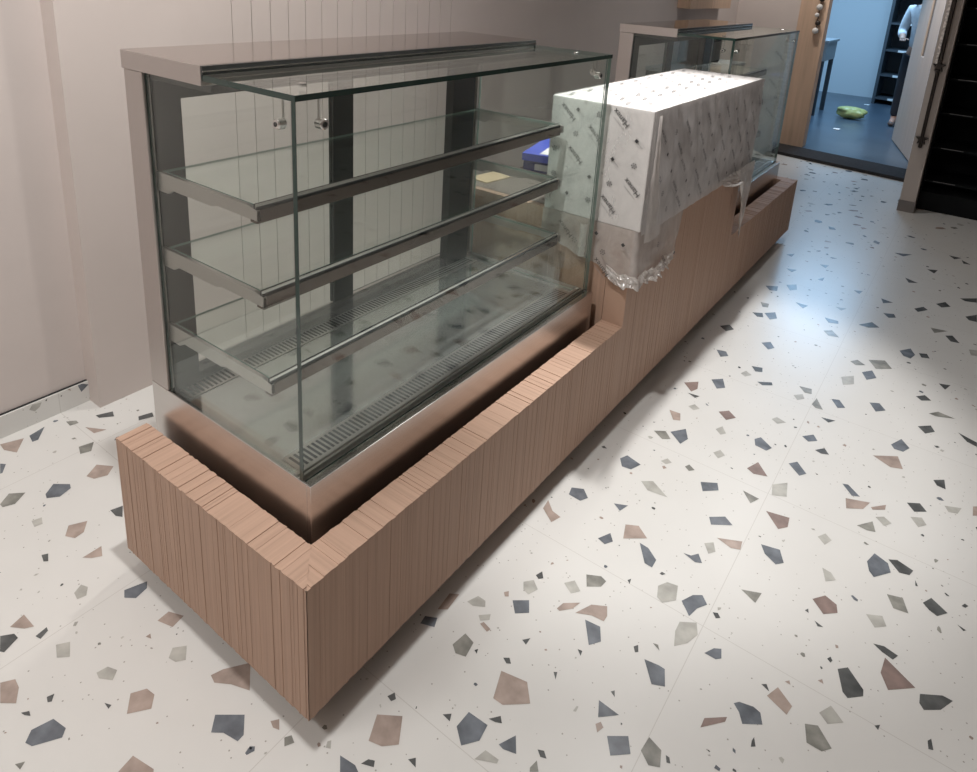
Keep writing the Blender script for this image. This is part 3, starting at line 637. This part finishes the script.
for ya in (Y0+.0055, Y1-.0075):
    part(MB().pane(-.627, -.1415, ya, ya+.007, .491, 1.298, 'glass', 'glass_edge' if ya < .5 else 'shelf_glass_edge'), 'side_glass', case)
for zf, xf in ((1.068, -.268), (.884, -.258), (.688, -.242)):
    sh = part(MB().pane(-.618, xf-.012, Y0+.026, Y1-.026, zf-.008, zf-.002, 'glass_shelf', 'shelf_glass_edge'), 'glass_shelf', case)
    r = MB().box(xf-.022, xf, Y0+.015, Y1-.035, zf-.036, zf-.0085, 'rail').box(xf-.011, xf-.006, Y0+.015, Y1-.035, zf-.0085, zf+.004, 'black').box(xf-.004, xf-.0015, Y0+.015, Y1-.035, zf-.0085, zf-.003, 'black').box(xf-.0055, xf-.0042, Y0+.015, Y1-.035, zf-.0085, zf+.0048, 'steel_bright')
    part(r, 'front_rail', sh, bevel=.0006)
    for ya in (Y0+.0145, Y1-.0225):
        prof = [(-.628, zf-.002), (-.628, zf-.047), (-.585, zf-.047), (-.565, zf-.036), (-.42, zf-.036), (-.40, zf-.030), (xf, zf-.030), (xf, zf-.008), (xf-.03, zf-.002)]
        b = MB(); n = len(prof); i0 = len(b.v); b.v += [(x, ya, z) for x, z in prof]+[(x, ya+.008, z) for x, z in prof]
        b.f += [list(range(n)), list(range(n, 2*n))[::-1]]+[[(k+1) % n, k, n+k, n+(k+1) % n] for k in range(n)]; b.m += [b.mi('bracket')]*(n+2)
        part(b, 'shelf_bracket', sh)
for sgn, yc in ((1, Y0), (-1, Y1)):
    k1 = part(MB().tube([(-.182, yc+sgn*.0165, 1.25), (-.182, yc+sgn*.0165, 1.298)], .0022, 'bracket', 8), 'clamp_arm', case)
    part(MB().tube([(-.182, yc-sgn*.001, 1.25), (-.182, yc+sgn*.002, 1.25), (-.182, yc+sgn*.0165, 1.25)], [.0085, .0105, .0105], 'steel_bright', 16).tube([(-.182, yc-sgn*.0018, 1.25), (-.182, yc-sgn*.0012, 1.25)], .0045, 'cap_dark', 12), 'knob', k1)
    yk = yc+sgn*.066
    k2 = part(MB().tube([(-.144, yk, 1.25), (-.144, yk, 1.298)], .0022, 'bracket', 8), 'clamp_arm', case)
    part(MB().tube([(-.144, yk, 1.25), (-.128, yk, 1.25), (-.126, yk, 1.25)], [.0105, .0105, .0085], 'steel_bright', 16).tube([(-.1258, yk, 1.25), (-.1252, yk, 1.25)], .0055, 'cap_dark', 12), 'knob', k2)
    part(MB().tube([(-.21, yc+sgn*.085, 1.310), (-.21, yc+sgn*.085, 1.3125), (-.21, yc+sgn*.085, 1.314)], [.0085, .0085, .006], 'steel_bright', 16).tube([(-.21, yc+sgn*.085, 1.284), (-.21, yc+sgn*.085, 1.298)], .006, 'steel_bright', 12), 'top_bolt', case)
def copy_tree(o, parent=None):
    c = o.copy(); C.objects.link(c); c.parent = parent
    for chd in o.children: copy_tree(chd, c)
    return c
case2 = copy_tree(case)
case2.location.y += 2.49
case2['label'] = 'steel and glass display case at the far end of the counter behind the wrapped box'

# ================================================================ PRINTED FILM MARKS
TXT = glyphs('Hanex', .027); SUB = glyphs('SURFACES', .006)
SC = .072/TXT[2]
class Face:
    def __init__(s, O, e, n): s.O = Vector(O); s.n = Vector(n).normalized(); s.e = Vector(e).normalized(); s.u = s.n.cross(s.e).normalized()
    def pt(s, c, x, y): return s.O + c + s.e*x + s.u*y + s.n*.0012
def put_text(mb, F, c):
    i = len(mb.v); mb.v += [tuple(F.pt(c, x*SC, y*SC)) for x, y in TXT[0]]
    mi = mb.mi('ink')
    for f in TXT[1]: mb.f.append([i+k for k in f]); mb.m.append(mi)
    mb.face([F.pt(c, -.036, .0165), F.pt(c, .020, .0165), F.pt(c, .020, .0178), F.pt(c, -.036, .0178)], 'ink_faint')
def put_square(mb, F, c):
    q = .0055
    mb.face([F.pt(c, -q, -q), F.pt(c, q, -q), F.pt(c, q, q), F.pt(c, -q, q)], 'ink')
    for k in range(4):
        x = -.012-.006*k; mb.face([F.pt(c, x, -.001), F.pt(c, x+.003, -.001), F.pt(c, x+.003, .0025), F.pt(c, x, .0025)], 'ink_faint')
    for y in (-.0085, .0078): mb.face([F.pt(c, -.036, y), F.pt(c, .012, y), F.pt(c, .012, y+.0006), F.pt(c, -.036, y+.0006)], 'ink_faint')
def put_round(mb, F, c):
    for k in range(6):
        a0, a1 = 2*PI*k/6+.12, 2*PI*(k+1)/6-.16
        mb.face([F.pt(c, r*math.cos(a), r*math.sin(a)) for r, a in ((.0065, a0), (.0065, (a0+a1)/2), (.0065, a1), (.0100, a1-.1), (.0102, (a0+a1)/2), (.0095, a0+.25))], 'ink')
        a = 2*PI*k/6; mb.face([F.pt(c, .0015*math.cos(a)-.0012*math.sin(a), .0015*math.sin(a)+.0012*math.cos(a)), F.pt(c, .0015*math.cos(a)+.0012*math.sin(a), .0015*math.sin(a)-.0012*math.cos(a)), F.pt(c, .0058*math.cos(a), .0058*math.sin(a))], 'ink')
PUT = {'t': put_text, 's': put_square, 'r': put_round}

# ================================================================ WRAPPED BOX
BX0, BX1, BY0, BY1, BZ0, BZ1 = -.345, .022, 1.366, 2.575, ZT+.002, 1.150
wb = thing('wrapped_box', 'big white box wrapped in printed film on the raised middle of the counter', 'wrapped box', ((BX0+BX1)/2, (BY0+BY1)/2, BZ0))
part(MB().box(BX0, BX1, BY0, BY1, BZ0, BZ1, 'white_board'), 'white_box', wb, bevel=.004)
# near face film with its print, flat against the box
nf = MB().grid(lambda u, v: (BX0+(BX1-BX0)*u, BY0-.0022, BZ0+(BZ1-BZ0)*v), 1, 1, 'film')
Fn = Face((0, BY0-.0030, 0), (-.741, 0, .671), (0, -1, 0))
for k, L in dict(t=[(-.087, 1.111), (-.173, 1.041), (-.24, .959), (-.023, .892), (-.101, .817), (-.28, 1.10)],
                 s=[(-.101, .973), (-.025, 1.047), (-.178, .896), (-.257, .821), (-.243, 1.115)],
                 r=[(-.164, 1.111), (-.244, 1.033), (-.318, .969), (-.024, .965), (-.103, .889), (-.175, .815), (-.315, .88)]).items():
    for x, z in L: PUT[k](nf, Fn, Vector((x, 0, z)))
# top film
nf.grid(lambda u, v: (BX0+(BX1-BX0)*u, BY0+(BY1-BY0)*v, BZ1+.0022), 1, 1, 'film')
Ft = Face((0, 0, BZ1+.0030), (-.3, .95, 0), (0, 0, 1))
def lattice(mb, F, ax, ay, u0, u1, v0, v1, sc=.105):
    i = 0; v = v0
    while v < v1:
        u = u0+(.5 if i % 2 else 0)*sc
        j = 0
        while u < u1:
            PUT['trts'[(i+j) % 4]](mb, F, ax*u+ay*v); u += sc; j += 1
        v += sc*.62; i += 1
lattice(nf, Ft, Vector((1, 0, 0)), Vector((0, 1, 0)), BX0+.04, BX1-.035, BY0+.05, BY1-.04)
part(nf, 'printed_film', wb)
# front film: loose, wrinkled, a little slack towards the bottom
def front(u, v):
    y = BY0-.004+(BY1-BY0+.008)*u; z = BZ1+.002-(BZ1-BZ0+.012)*v
    b = .007+.009*math.sin(PI*min(1, v*1.05))*(.5+.5*noise.noise((y*7, z*9, 1)))+.005*noise.noise((y*26+z*9, z*8, 3))
    return (BX1+max(.004, b), y, z)
ff = MB().grid(front, 90, 30, 'film_front')
Ff = Face((BX1+.019, 0, 0), (0, -.741, .671), (1, 0, 0))
lattice(ff, Ff, Vector((0, 1, 0)), Vector((0, 0, 1)), BY0+.05, BY1-.05, BZ0+.05, BZ1-.03, .108)
part(ff, 'front_film', wb, smooth=True)
# folded corner of film at the near front edge, standing off the box
def fold(u, v):
    z = BZ1-.01-(BZ1-BZ0+.02)*v; w = .012+.12*v*(.4+.6*min(1, v*1.4))
    return (BX1+.020+.008*math.sin(PI*u)+.004*noise.noise((u*4, v*9, 5)), BY0-.006+w*u, z)
part(MB().grid(fold, 10, 24, 'film_loose'), 'film_fold', wb, smooth=True)
# loose end hanging over the near face and round the corner
def flap(u, v):
    s = u*.78                                   # run along the box edge: .37 on the near face, then the front
    drop = [(0, .085), (.12, .13), (.24, .15), (.30, .20), (.38, .195), (.55, .20), (.70, .19), (.78, .15)]
    for (a, da), (b, db) in zip(drop, drop[1:]):
        if a <= s <= b: D = da+(db-da)*(s-a)/(b-a); break
    D += .012*noise.noise((s*22, 0, 2))
    z = ZT+.004-D*v
    off = .006+.018*v*(.6+.6*noise.noise((s*9, z*8, 4)))+.007*noise.noise((s*30, z*22, 8))*v+.012*max(0, v-.8)*5*abs(noise.noise((s*14, 3, 1)))
    off = max(off, .005)
    if s < .345: return (BX0+s, BY0-.001-off*.45, z)
    t = (s-.345)
    if t < .03: a = t/.03*PI/2; return (BX0+.345+off*math.sin(a)+.012*math.sin(a), BY0-.001-off*.45*math.cos(a)+.012*(1-math.cos(a)), z)
    return (BX0+.357+off, BY0+.011+(t-.03)*(1-.22*v), z)
fp = MB().grid(flap, 110, 26, 'film_loose')
Fq = Face((0, BY0-.024, 0), (-.741, 0, .671), (0, -1, 0))
for k, x, z in (('s', -.02, .70), ('r', -.09, .655), ('t', -.09, .60), ('r', -.20, .67), ('t', -.24, .70), ('s', -.12, .715)): PUT[k](fp, Fq, Vector((x, 0, z)))
Fr = Face((BX1+.042, 0, 0), (0, -.741, .671), (1, 0, 0))
for k, y, z in (('r', 1.43, .70), ('s', 1.60, .62), ('t', 1.50, .62)): PUT[k](fp, Fr, Vector((0, y, z)))
lf = part(fp, 'loose_film', wb, smooth=True)
def hem(u, v):
    uu = .34+.60*u; q = Vector(flap(uu, .80+.20*v)); k = noise.noise((uu*34, v*3, 4)); j = noise.noise((uu*60, v*6, 7))
    n = Vector((.55, -.8, 0)) if uu*.78 < .40 else Vector((1, -.1, 0))
    return q+n*(.006+.013*abs(k)*(1+v)+.006*abs(j))+Vector((0, 0, .012*k-.004*v))
part(MB().grid(hem, 120, 10, 'film_hem'), 'crumpled_hem', lf, smooth=False)
def edge(u, v):
    q = Vector(flap(.20+.035*u+.008*noise.noise((v*6, 2, 1)), .12+.83*v)); return q+Vector((0, -.006-.012*math.sin(PI*u)-.004*abs(noise.noise((u*5, v*14, 3))), 0))
part(MB().grid(edge, 6, 26, 'film_hem'), 'crumpled_edge', lf, smooth=False)
def tail(u, v):
    y = 2.10+(2.59-2.10)*u; top = BZ0+.03
    D = .07+.29*max(0, 1-abs(u-.80)/.34) if u < .8 else .36-.22*(u-.8)/.2
    z = top-D*v
    yy = y+(2.50-y)*.55*v*v
    return (BX1+.022+.016*v*(.5+noise.noise((u*6, v*5, 9)))+.006*noise.noise((u*18, v*14, 2)), yy, z)
tl = MB().grid(tail, 40, 30, 'film_hem')
part(tl, 'loose_film', wb, smooth=True)

# film still stuck to the far glass of the second case
fs = MB(); yf = Y1+2.49+.003
pts = [(-.165, 1.295), (-.235, 1.295), (-.262, 1.22), (-.31, 1.12), (-.352, 1.02), (-.44, .95), (-.47, .80), (-.47, .60), (-.165, .52)]
fs.face([(x, yf, z) for x, z in pts], 'film_hem')
Fz = Face((0, yf-.002, 0), (-.741, 0, .671), (0, -1, 0))
for k, x, z in (('t', -.22, 1.15), ('t', -.23, .98), ('r', -.33, .97), ('t', -.22, .80), ('r', -.20, .90)): PUT[k](fs, Fz, Vector((x, 0, z)))
part(fs, 'film_sheet', case2).location = -case2.location

# ================================================================ THINGS ON THE COUNTER
bl = thing('carton', 'small blue carton with a white label, behind the wrapped box on the counter', 'box', (-.56, 1.86, ZT))
bbx = Matrix.Translation((-.555, 1.88, ZT+.006)) @ Matrix.Rotation(math.radians(14), 4, 'Z')
def rbox(mb, M4, x0, x1, y0, y1, z0, z1, m):
    return mb.hexa([M4 @ Vector(q) for q in ((x0, y0, z0), (x1, y0, z0), (x1, y1, z0), (x0, y1, z0), (x0, y0, z1), (x1, y0, z1), (x1, y1, z1), (x0, y1, z1))], m)
part(rbox(MB(), bbx, -.14, .14, -.15, .15, .0, .06, 'blue_dark'), 'carton_body', bl, bevel=.002)
part(rbox(MB(), bbx, -.146, .146, -.156, .156, .046, .078, 'blue_card'), 'carton_lid', bl, bevel=.002)
part(rbox(rbox(MB(), bbx, -.075, .105, -.140, .05, .0782, .0788, 'white_paper'), bbx, -.09, .12, -.1512, -.1502, .010, .036, 'table_steel'), 'paper_label', bl)
sm = Matrix.Translation((-.655, 1.62, ZT+.001)) @ Matrix.Rotation(math.radians(-8), 4, 'Z')
cs = tag(rbox(MB(), sm, -.075, .02, -.17, -.03, 0, .004, 'card').build('cardboard_sheet'), 'flat brown piece of cardboard lying on the counter beside the blue carton', 'cardboard')

# ================================================================ FAR END OF THE ROOM
wc = thing('wall_cabinet', 'light oak wall cabinet high on the beige wall above the far display case', 'cabinet', (-1.43, 5.7, 1.337))
part(MB().box(-1.43, -1.335, 5.2, 6.28, 1.337, 2.1, 'oak'), 'cabinet_body', wc, bevel=.002)
for ya, yb in ((5.202, 5.738), (5.742, 6.278)): part(MB().box(-1.334, -1.315, ya, yb, 1.337, 2.1, 'oak'), 'cabinet_door', wc, bevel=.002)
bc = thing('back_counter', 'low dark back counter against the beige wall behind the far display case', 'counter', (-1.22, 5.3, 0))
part(MB().box(-1.428, -1.02, 4.7, 5.95, .08, .85, 'dark'), 'counter_body', bc)
part(MB().box(-1.428, -1.0, 4.68, 5.97, .8505, .88, 'table_steel'), 'worktop', bc, bevel=.003)
part(MB().box(-1.42, -1.06, 4.72, 5.93, 0, .0795, 'plinth'), 'plinth', bc)
bm = thing('countertop_machine', 'black countertop machine with rounded corners on the back counter beyond the far case', 'machine', (-1.22, 5.33, .8805))
part(MB().box(-1.36, -1.10, 5.15, 5.52, .884, 1.13, 'black'), 'machine_body', bm, bevel=.03)
part(MB().box(-1.0985, -1.094, 5.19, 5.48, .92, 1.08, 'mullion'), 'front_window', bm, bevel=.002)
for ys in (5.19, 5.46):
    for xs in (-1.13, -1.33): part(MB().tube([(xs, ys, .8805), (xs, ys, .886)], .012, 'black', 10), 'foot', bm)

gar = thing('hanging_garland', 'string of white and dark beads hanging against the oak door jamb', 'hanging decoration', (-.635, 6.86, 1.13))
part(MB().tube([(-.635, 6.872, 1.17), (-.635, 6.868, 2.0)], .004, 'bronze', 8), 'cord', gar)
for k in range(9):
    z = 1.17+.075*k; r = .030-.004*(k % 3)
    m = 'white_paper' if k % 3 != 1 else 'bronze'
    mb = MB().tube([(-.635+.012*math.sin(k*2.1), 6.85, z-r*.95), (-.635+.012*math.sin(k*2.1), 6.85, z-r*.6), (-.635+.012*math.sin(k*2.1), 6.85, z), (-.635+.012*math.sin(k*2.1), 6.85, z+r*.6), (-.635+.012*math.sin(k*2.1), 6.85, z+r*.95)], [r*.3, r*.8, r, r*.8, r*.3], m, 12)
    part(mb, 'bead', gar, smooth=True)

ph = thing('pull_handle', 'long dark upright pull bar on the end of the beige partition', 'handle', (.545, 5.17, .50))
part(MB().tube([(.538, 5.155, .50), (.538, 5.155, 1.06)], .012, 'bronze', 12).tube([(.538, 5.155, 1.12), (.538, 5.155, 1.75)], .013, 'bronze', 12), 'bar', ph)
part(MB().box(.505, .524, 5.150, 5.1855, 1.10, 1.78, 'edge_metal'), 'cover_strip', ph, bevel=.003)
for z in (.56, 1.085):
    star = [(.538+(.045 if k % 2 == 0 else .02)*math.cos(PI*k/5+.3), z+(.045 if k % 2 == 0 else .02)*math.sin(PI*k/5+.3)) for k in range(10)]
    mb = MB(); n = 10; mb.v += [(x, 5.150, q) for x, q in star]+[(x, 5.1885, q) for x, q in star]
    mb.f += [list(range(n)), list(range(n, 2*n))[::-1]]+[[(k+1) % n, k, n+k, n+(k+1) % n] for k in range(n)]; mb.m += [mb.mi('bronze')]*(n+2)
    part(mb, 'mount', ph, bevel=.004)

# black shelf rack right of the partition
sr = thing('shelf_rack', 'tall black open shelf rack beside the beige partition at the right', 'shelf', (1.05, 5.6, 0))
part(MB().box(.594, .604, 5.36, 5.86, .0, 2.3, 'black'), 'side_panel', sr)
part(MB().box(1.55, 1.574, 5.36, 5.86, .0, 2.3, 'black'), 'side_panel', sr)
part(MB().box(.604, 1.55, 5.84, 5.86, .0, 2.3, 'black'), 'back_panel', sr)
part(MB().box(.604, 1.55, 5.36, 5.84, .0, .14, 'black'), 'base', sr)
for k, z in enumerate((.225, .48, .74, .99, 1.24, 1.49, 1.74, 2.0, 2.27)):
    s = part(MB().box(.604, 1.55, 5.40, 5.84, z-.016, z, 'black'), 'shelf', sr)
    part(MB().box(.66, .80, 5.397, 5.3995, z-.006, z-.001, 'shelf_edge'), 'edge_strip', s)  # short pale bars: faint glints on the shelf fronts, painted as colour

# ---- back room
tb = thing('steel_table', 'grey steel work table half hidden behind the oak door jamb in the back room', 'table', (-1.4, 9.4, 0))
part(MB().box(-1.95, -.87, 9.0, 9.7, .93, .96, 'table_steel'), 'table_top', tb, bevel=.004)
part(MB().box(-1.92, -.89, 9.02, 9.68, .70, .93, 'table_steel'), 'apron', tb)
for x in (-1.90, -.945):
    for y in (9.03, 9.62): part(MB().box(x, x+.05, y, y+.05, 0, .70, 'rack_dark'), 'leg', tb)
br = thing('storage_rack', 'dark storage rack with pale shelf edges behind the person in the back room', 'shelf', (.1, 11.3, 0))
part(MB().box(-.50, -.46, 11.0, 11.6, 0, 2.3, 'rack_dark'), 'side_panel', br)
part(MB().box(.86, .90, 11.0, 11.6, 0, 2.3, 'rack_dark'), 'side_panel', br)
part(MB().box(-.46, .86, 11.57, 11.6, 0, 2.3, 'rack_dark'), 'back_panel', br)
for z in (.10, .44, .80, 1.18, 1.6, 2.0, 2.28):
    s = part(MB().box(-.46, .86, 11.02, 11.57, z-.03, z, 'rack_dark'), 'shelf', br)
    part(MB().box(-.30, .86, 11.005, 11.0195, z-.03, z, 'white_paper'), 'shelf_edge', s)
def bagp(u, v):
    a = 2*PI*u; t = PI*v; r = 1+.26*noise.noise((math.cos(a)*1.7, math.sin(a)*1.7, v*3))+.16*noise.noise((math.cos(a)*5, math.sin(a)*5, v*8))
    return (-.50+.175*math.sin(t)**.8*math.cos(a)*r, 9.26+.12*math.sin(t)**.8*math.sin(a)*r, .077-.0755*math.cos(t)*(1+.12*noise.noise((a, v*4, 6)) if v > .4 else 1))
tag(MB().grid(bagp, 36, 18, 'bag').build('plastic_bag', smooth=True), 'crumpled yellow-green plastic bag lying on the grey floor of the back room', 'bag')
for (x, y, lab) in ((-.485, 8.30, 'small white paper scrap on the back room floor nearer the doorway'), (-.516, 10.75, 'tiny white paper scrap on the back room floor beyond the green bag')):
    tag(MB().grid(lambda u, v: (x+.07*(u-.5), y+.08*(v-.5), .004+.014*abs(noise.noise((u*3+x, v*3, 2)))), 6, 6, 'white_paper').build('paper_scrap'), lab, 'paper scrap', 'paper scraps on the back room floor')

# person in the back room, mostly hidden by the open door leaf
def skin_body(name, joints, edges, m, parent, sub=2):
    me = bpy.data.meshes.new(name); me.from_pydata([j[0] for j in joints], edges, []); o = bpy.data.objects.new(name, me); C.objects.link(o)
    me.materials.append(M[m])
    md = o.modifiers.new('skin', 'SKIN')
    for i, j in enumerate(joints):
        me.skin_vertices[0].data[i].radius = j[1] if isinstance(j[1], tuple) else (j[1], j[1])
    me.skin_vertices[0].data[0].use_root = True
    md.use_smooth_shade = True
    s = o.modifiers.new('sub', 'SUBSURF'); s.levels = sub; s.render_levels = sub
    if parent: o.parent = parent; o.location = -parent.location if parent.type == 'EMPTY' else (0, 0, 0)
    return o
PX, PY = .115, 9.22
def P(x, y, z): return (PX+x, PY+y, z)
pe = thing('person', 'person in pale grey shirt and black trousers standing behind the open door', 'person', (PX, PY, 0))
bodyj = [(P(0, 0, .93), (.11, .08)), (P(0, 0, 1.15), (.13, .095)), (P(0, 0, 1.36), (.16, .10)), (P(0, -.01, 1.47), .065), (P(0, -.015, 1.54), .055), (P(0, -.03, 1.62), (.078, .092)), (P(0, -.025, 1.70), (.06, .08)),
         (P(-.19, 0, 1.40), .05), (P(-.235, -.02, 1.13), .041), (P(-.20, -.24, 1.07), .032), (P(-.19, -.31, 1.065), (.018, .036)),
         (P(.19, 0, 1.40), .05), (P(.235, -.02, 1.13), .041), (P(.17, -.24, 1.07), .032), (P(.15, -.31, 1.065), (.018, .036)),
         (P(-.095, 0, .86), .085), (P(-.115, -.01, .48), .055), (P(-.13, .02, .09), .038), (P(-.135, -.12, .035), .03),
         (P(.095, 0, .86), .085), (P(.115, -.01, .48), .055), (P(.13, .02, .09), .038), (P(.135, -.12, .035), .03)]
bodye = [(0, 1), (1, 2), (2, 3), (3, 4), (4, 5), (5, 6), (2, 7), (7, 8), (8, 9), (9, 10), (2, 11), (11, 12), (12, 13), (13, 14), (0, 15), (15, 16), (16, 17), (17, 18), (0, 19), (19, 20), (20, 21), (21, 22)]
skin_body('body', bodyj, bodye, 'skin', pe)
shj = [(P(0, 0, .86), (.175, .135)), (P(0, 0, 1.12), (.15, .115)), (P(0, 0, 1.36), (.178, .118)), (P(0, -.008, 1.455), .082), (P(-.19, 0, 1.40), .066), (P(-.24, -.02, 1.13), .054), (P(-.212, -.16, 1.09), .047), (P(.19, 0, 1.40), .066), (P(.24, -.02, 1.13), .054), (P(.19, -.16, 1.09), .047)]
skin_body('shirt', shj, [(0, 1), (1, 2), (2, 3), (2, 4), (4, 5), (5, 6), (2, 7), (7, 8), (8, 9)], 'shirt', pe)
trj = [(P(0, 0, .95), (.158, .122)), (P(-.098, 0, .84), .10), (P(-.118, -.01, .48), .07), (P(-.132, .02, .10), .056), (P(.098, 0, .84), .10), (P(.118, -.01, .48), .07), (P(.132, .02, .10), .056)]
skin_body('trousers', trj, [(0, 1), (1, 2), (2, 3), (0, 4), (4, 5), (5, 6)], 'trousers', pe)
for s in (-1, 1):
    skin_body('shoe', [(P(s*.133, .05, .042), (.040, .036)), (P(s*.134, -.05, .040), (.042, .034)), (P(s*.137, -.15, .032), (.040, .024))], [(0, 1), (1, 2)], 'shoe', pe)
    hb = []
    for q in range(4):
        x0 = s*.185-.024+.016*q if s < 0 else .132+.012*q
        hb.append(q)
        skin_body('finger', [(P(x0, -.335, 1.066), .0085), (P(x0+.002, -.37-.006*(q in (1, 2)), 1.060), .008), (P(x0+.003, -.395-.008*(q in (1, 2)), 1.045), .007)], [(0, 1), (1, 2)], 'skin', pe, 1)
    skin_body('thumb', [(P(s*.185-s*.02, -.30, 1.07), .010), (P(s*.185-s*.052, -.335, 1.066), .009), (P(s*.185-s*.06, -.365, 1.06), .008)], [(0, 1), (1, 2)], 'skin', pe, 1)
hair = MB().grid(lambda u, v: (PX+.088*math.sin(PI*.62*v)*math.cos(2*PI*u), PY-.015+.105*math.sin(PI*.62*v)*math.sin(2*PI*u)+.012, 1.655+.105*math.cos(PI*.62*v)+.05*max(0, -math.sin(2*PI*u))*v), 28, 12, 'hair')
part(hair, 'hair', pe, smooth=True)
for s in (-1, 1):
    part(MB().tube([(PX+s*.03, PY-.118, 1.635), (PX+s*.03, PY-.124, 1.635)], [.010, .006], 'white_paper', 10).tube([(PX+s*.03, PY-.1235, 1.635), (PX+s*.03, PY-.1262, 1.635)], .0045, 'black', 8), 'eye', pe)
    part(MB().tube([(PX+s*.079, PY-.02, 1.60), (PX+s*.088, PY-.018, 1.63), (PX+s*.084, PY-.015, 1.655)], [.008, .014, .008], 'skin', 10), 'ear', pe, smooth=True)
part(MB().tube([(PX, PY-.115, 1.64), (PX, PY-.135, 1.60), (PX, PY-.122, 1.592)], [.007, .012, .006], 'skin', 10), 'nose', pe, smooth=True)
part(MB().tube([(PX-.022, PY-.112, 1.567), (PX, PY-.118, 1.565), (PX+.022, PY-.112, 1.567)], [.003, .006, .003], 'shoe', 8), 'mouth', pe)

# ================================================================ LIGHT
def area(name, loc, rot, sx, sy, power, color=(1, 1, 1), spread=PI):
    l = bpy.data.lights.new(name, 'AREA'); l.shape = 'RECTANGLE'; l.size = sx; l.size_y = sy; l.energy = power; l.color = color; l.spread = spread
    o = bpy.data.objects.new(name, l); C.objects.link(o); o.location = loc; o.rotation_euler = rot; return o
def spot(name, loc, target, power, angle, blend=.5, color=(1, 1, 1), size=.05):
    l = bpy.data.lights.new(name, 'SPOT'); l.energy = power; l.spot_size = math.radians(angle); l.spot_blend = blend; l.color = color; l.shadow_soft_size = size
    o = bpy.data.objects.new(name, l); C.objects.link(o); o.location = loc
    o.rotation_euler = (Vector(target)-Vector(loc)).to_track_quat('-Z', 'Y').to_euler(); return o
warm = (1, .95, .90); neut = (1, .985, .97)
spot('downlight_near', (-.12, .02, 2.78), (-.12, .0, 0), 114, 155, .7, neut, .04)
spot('downlight_middle', (-.06, 1.80, 2.78), (-.10, 1.75, 0), 190, 56, .5, neut, .04)
spot('downlight_middle_wide', (-.06, 2.1, 2.78), (-.06, 2.1, 0), 15, 150, .7, neut, .04)
spot('downlight_far', (-.05, 4.5, 2.78), (.0, 4.6, 0), 30, 130, .7, neut, .04)
area('added_fill_front', (-.9, -1.6, 2.78), (0, 0, 0), .9, .3, 26, neut)  # added fill with no real fixture, lifts the left part of the walls
spot('wall_washer', (-.9, 1.0, 2.78), (-1.45, 1.0, 1.2), 42, 100, .8, warm, .05)
spot('wall_washer_far', (-.9, 6.2, 2.78), (-1.2, 6.6, 1.0), 60, 80, .8, warm, .05)
spot('added_leaf_spot', (-.45, 6.2, 2.7), (.25, 7.6, .7), 190, 50, .7, warm, .05)  # added lamp, put here to warm and brighten the open door leaf
area('back_room_light', (-.6, 9.3, 2.78), (0, 0, 0), 1.2, 1.2, 90, (.40, .68, 1))


w = bpy.data.worlds.new('World'); bpy.context.scene.world = w; w.use_nodes = True
w.node_tree.nodes['Background'].inputs[0].default_value = (.5, .5, .52, 1); w.node_tree.nodes['Background'].inputs[1].default_value = .05

# ================================================================ CAMERA
cam = bpy.data.cameras.new('camera'); co = bpy.data.objects.new('camera', cam); C.objects.link(co)
R = CAM_R
rx, dn, fw = Vector(R[0]), Vector(R[1]), Vector(R[2])
co.matrix_world = Matrix(((rx.x, -dn.x, -fw.x, CAM_C[0]), (rx.y, -dn.y, -fw.y, CAM_C[1]), (rx.z, -dn.z, -fw.z, CAM_C[2]), (0, 0, 0, 1)))
cam.sensor_fit = 'HORIZONTAL'; cam.sensor_width = 36; cam.lens = CAM_F/977*36
cam.shift_x = -CAM_P[0]/977; cam.shift_y = CAM_P[1]/977; cam.clip_start = .05
sc = bpy.context.scene; sc.camera = co
sc.view_settings.view_transform = 'Standard'; sc.view_settings.look = 'None'; sc.view_settings.gamma = 1; sc.view_settings.use_curve_mapping = False
sc.view_settings.exposure = EXPOSURE
sc.cycles.transparent_max_bounces = 40; sc.cycles.max_bounces = 10; sc.cycles.glossy_bounces = 6; sc.cycles.use_denoising = True; sc.cycles.denoising_prefilter = 'ACCURATE'
sc.cycles.sample_clamp_indirect = 4
